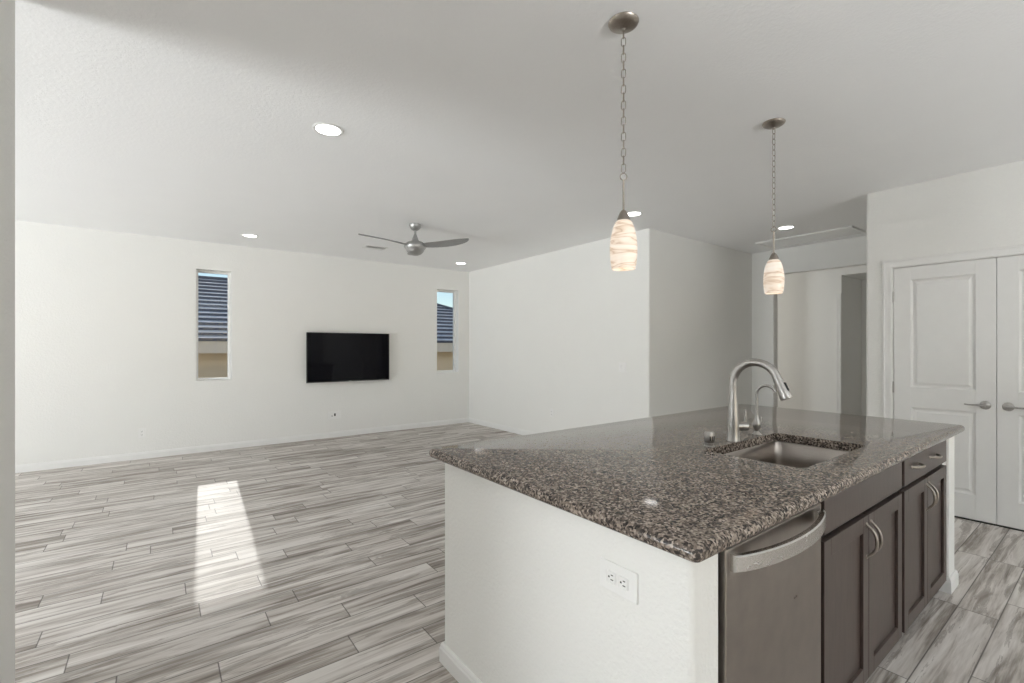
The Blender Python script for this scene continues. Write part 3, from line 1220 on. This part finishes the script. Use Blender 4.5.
# ------------------------------------------------------------------ dishwasher
FR = 0.600     # plane of door fronts
t = thing('dishwasher', 'stainless steel dishwasher with curved bar handle at the left of the island cabinets', 'dishwasher', (1.405, FR, 0), 0)
hw = 0.292
obj('tub_body', bx(-hw + 0.004, hw - 0.004, 0.03, 0.60, 0.10, 0.862), M_black, t)
obj('side_gasket', bx(-hw - 0.014, -hw - 0.001, 0.022, 0.6, 0.0, 0.872), M_black, t)
obj('door_panel', bx(-hw, hw, 0.0, 0.028, 0.118, 0.862, 0.004, 3), M_stain, t)
obj('kick_plate', bx(-hw + 0.004, hw - 0.004, 0.07, 0.085, 0.0, 0.10), M_black, t)
bm = bmesh.new()
n = 28
secs = []
for i in range(n + 1):
    s = -1 + 2 * i / n
    x = s * (hw - 0.018)
    y = -0.012 - 0.048 * max(0.0, 1 - s * s) ** 0.8
    secs.append([(x, y - 0.0, 0.806), (x, y - 0.004, 0.809), (x, y - 0.004, 0.845), (x, y, 0.848), (x, y + 0.012, 0.848), (x, y + 0.012, 0.806)])
R_ = [[bm.verts.new(p) for p in s_] for s_ in secs]
for A, B in zip(R_, R_[1:]):
    for i in range(6):
        j = (i + 1) % 6
        bm.faces.new((A[i], A[j], B[j], B[i]))
bm.faces.new(R_[0])
bm.faces.new(R_[-1])
hd = obj('bar_handle', bm, M_stain2, t, smooth=True, angle=35)
for s in (-1, 1):
    obj('handle_mount', bx(s * (hw - 0.036) - 0.012, s * (hw - 0.036) + 0.012, -0.010, 0.002, 0.810, 0.844, 0.002), M_stain2, hd)


# ------------------------------------------------------------------ cabinets
def shaker(x0, x1, z0, z1, rail=0.058, flat=False):
    bm = bmesh.new()
    th = 0.020
    if flat:
        box(bm, x0, x1, 0, th, z0, z1, 0.0025)
        return bm
    box(bm, x0, x0 + rail, 0, th, z0, z1, 0.0015)
    box(bm, x1 - rail, x1, 0, th, z0, z1, 0.0015)
    box(bm, x0 + rail, x1 - rail, 0, th, z0, z0 + rail, 0.0015)
    box(bm, x0 + rail, x1 - rail, 0, th, z1 - rail, z1, 0.0015)
    box(bm, x0 + rail - 0.002, x1 - rail + 0.002, 0.011, th - 0.002, z0 + rail - 0.002, z1 - rail + 0.002)
    return bm


def bow_pull(vertical, cx, cz, L=0.128, out=0.034):
    bm = bmesh.new()
    pts, rad = [], []
    for i in range(17):
        s = -1 + i / 8
        along = s * L / 2
        y = -out * (1 - abs(s) ** 2.4)
        pts.append((cx, y, cz + along) if vertical else (cx + along, y, cz))
        rad.append(0.0042 + 0.0016 * (1 - s * s))
    tube(bm, pts, rad, 12)
    for s in (-1, 1):
        p = (cx, 0, cz + s * L / 2) if vertical else (cx + s * L / 2, 0, cz)
        b2 = [(p[0], 0.0005, p[2]), (p[0], -0.004, p[2])]
        tube(bm, b2, [0.0085, 0.0065], 14)
    return bm


def cabinet(name, label, x0, x1, drawer_pulls, filler=0.0):
    t = thing(name, label, 'cabinet', (0, FR, 0), 0)
    bm = bmesh.new()
    # hollow carcase (sides, back, bottom, face frame), so the sink hangs free inside
    c = 0.005
    box(bm, x0, x0 + c, 0.022, 0.62, 0.10, 0.873)
    box(bm, x1 - c, x1, 0.022, 0.62, 0.10, 0.873)
    box(bm, x0 + c, x1 - c, 0.60, 0.62, 0.10, 0.873)
    box(bm, x0 + c, x1 - c, 0.04, 0.60, 0.10, 0.118)
    box(bm, x0 + c, x1 - c, 0.022, 0.040, 0.835, 0.873)
    box(bm, x0 + c, x1 - c, 0.022, 0.040, 0.715, 0.765)
    box(bm, x0 + c, x1 - c, 0.022, 0.040, 0.118, 0.135)
    xm = (x0 + x1 - filler) / 2
    box(bm, xm - 0.02, xm + 0.02, 0.022, 0.040, 0.135, 0.715)
    box(bm, x0, x0 + 0.035, 0.0215, 0.040, 0.10, 0.873)
    box(bm, x1 - 0.035, x1, 0.0215, 0.040, 0.10, 0.873)
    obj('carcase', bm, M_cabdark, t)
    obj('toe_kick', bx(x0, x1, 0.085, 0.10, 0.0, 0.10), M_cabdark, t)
    a, b = x0 + 0.018, x1 - 0.018 - filler
    zt = 0.868
    dr = obj('drawer' if drawer_pulls else 'false_front', shaker(a, b, 0.750, zt, flat=True), M_cab, t)
    for px in drawer_pulls:
        obj('drawer_pull', bow_pull(False, px, 0.820, 0.112, 0.030), M_bronze, dr, smooth=True)
    m = (a + b) / 2
    for s, (u0, u1) in ((-1, (a, m - 0.0015)), (1, (m + 0.0015, b))):
        dd = obj('cabinet_door', shaker(u0, u1, 0.108, 0.728), M_cab, t)
        obj('door_pull', bow_pull(True, m + s * 0.024, 0.636, 0.122, 0.032), M_bronze, dd, smooth=True)
    if filler:
        obj('filler_strip', bx(b + 0.010, x1, 0.004, 0.0215, 0.10, 0.873, 0.0015), M_cab, t)
    return t


cabinet('sink_cabinet', 'dark espresso sink base cabinet beside the dishwasher, plain front over two doors', 1.703, 2.590, [])
cabinet('base_cabinet', 'dark espresso base cabinet at the right island end, drawer with two pulls', 2.591, 3.398, [2.775, 3.090])
flr = obj('filler_strip', bx(3.402, 3.496, 0.022, 0.040, 0.10, 0.868, 0.001), M_trim, bpy.data.objects['base_cabinet'])
flr['label'] = 'pale filler strip'

# ================================================================== outdoors
struct(obj('ground', bx(-14, 30, YB + T + 0.02, 40, -1.35, -1.20), M_ground))

t = thing('neighbor_house', 'tan stucco house with grey tiled hip roof outside the windows', 'house', (0, 0, 0))
EY, EZ = 12.0, 1.50
RY, SL = 16.5, 0.42
XR = 11.4            # right eave corner
XLf = -9.0
hd_ = RY - EY


def hip_roof():
    bm = bmesh.new()
    step, nrows = 0.30, int(hd_ / 0.30) + 1
    for i in range(nrows):
        y0 = i * step
        y1 = min((i + 1) * step + 0.004, hd_)
        if y0 >= hd_:
            break
        thk = 0.070
        # front slope course: slab running along x, butt edge raised
        xa0, xb0 = XLf + y0, XR - y0
        xa1, xb1 = XLf + y1, XR - y1
        zb0 = EZ + SL * y0
        zb1 = EZ + SL * y1
        v = [bm.verts.new(c) for c in ((xa0, EY + y0, zb0), (xb0, EY + y0, zb0), (xb1, EY + y1, zb1), (xa1, EY + y1, zb1),
                                       (xa0, EY + y0, zb0 + thk), (xb0, EY + y0, zb0 + thk), (xb1, EY + y1, zb1 + 0.004), (xa1, EY + y1, zb1 + 0.004))]
        for f in ((0, 1, 2, 3), (4, 5, 6, 7), (0, 1, 5, 4), (1, 2, 6, 5), (2, 3, 7, 6), (3, 0, 4, 7)):
            bm.faces.new([v[k_] for k_ in f])
        # right slope course
        yb0, yb1 = EY + y0, EY + y1
        ye0, ye1 = 2 * RY - EY - y0, 2 * RY - EY - y1
        v = [bm.verts.new(c) for c in ((XR - y0, yb0, zb0), (XR - y0, ye0, zb0), (XR - y1, ye1, zb1), (XR - y1, yb1, zb1),
                                       (XR - y0, yb0, zb0 + thk), (XR - y0, ye0, zb0 + thk), (XR - y1, ye1, zb1 + 0.004), (XR - y1, yb1, zb1 + 0.004))]
        for f in ((0, 1, 2, 3), (4, 5, 6, 7), (0, 1, 5, 4), (1, 2, 6, 5), (2, 3, 7, 6), (3, 0, 4, 7)):
            bm.faces.new([v[k_] for k_ in f])
    # rear slope and left slope, plain
    zr = EZ + SL * hd_
    A = [bm.verts.new(c) for c in ((XLf, 2 * RY - EY, EZ), (XR, 2 * RY - EY, EZ), (XR - hd_, RY, zr), (XLf + hd_, RY, zr))]
    bm.faces.new(A)
    A = [bm.verts.new(c) for c in ((XLf, EY, EZ), (XLf, 2 * RY - EY, EZ), (XLf + hd_, RY, zr))]
    bm.faces.new(A)
    return bm


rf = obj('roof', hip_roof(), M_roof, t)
rf.data.materials.append(simple('charcoal_nose_shade', (0.09, 0.10, 0.125), 0.8))  # dark butt faces paint in the shade between tile courses
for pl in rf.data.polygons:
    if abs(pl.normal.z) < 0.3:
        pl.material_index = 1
obj('ridge_cap', tube(bmesh.new(), [(XLf + hd_, RY, EZ + SL * hd_ + 0.02), (XR - hd_, RY, EZ + SL * hd_ + 0.02), (XR, EY, EZ + 0.07)], 0.07, 8), bpy.data.materials['charcoal_nose_shade'], t)
bm = bmesh.new()
box(bm, XLf, XR, EY + 0.02, EY + 0.06, EZ - 0.26, EZ)
box(bm, XLf, XR, EY + 0.06, EY + 0.50, EZ - 0.26, EZ - 0.22)
obj('fascia', bm, M_fascia, t)
obj('wall', bx(XLf + 0.5, XR - 0.5, EY + 0.40, 2 * RY - EY - 0.4, -1.2, EZ - 0.20), M_stucco, t)
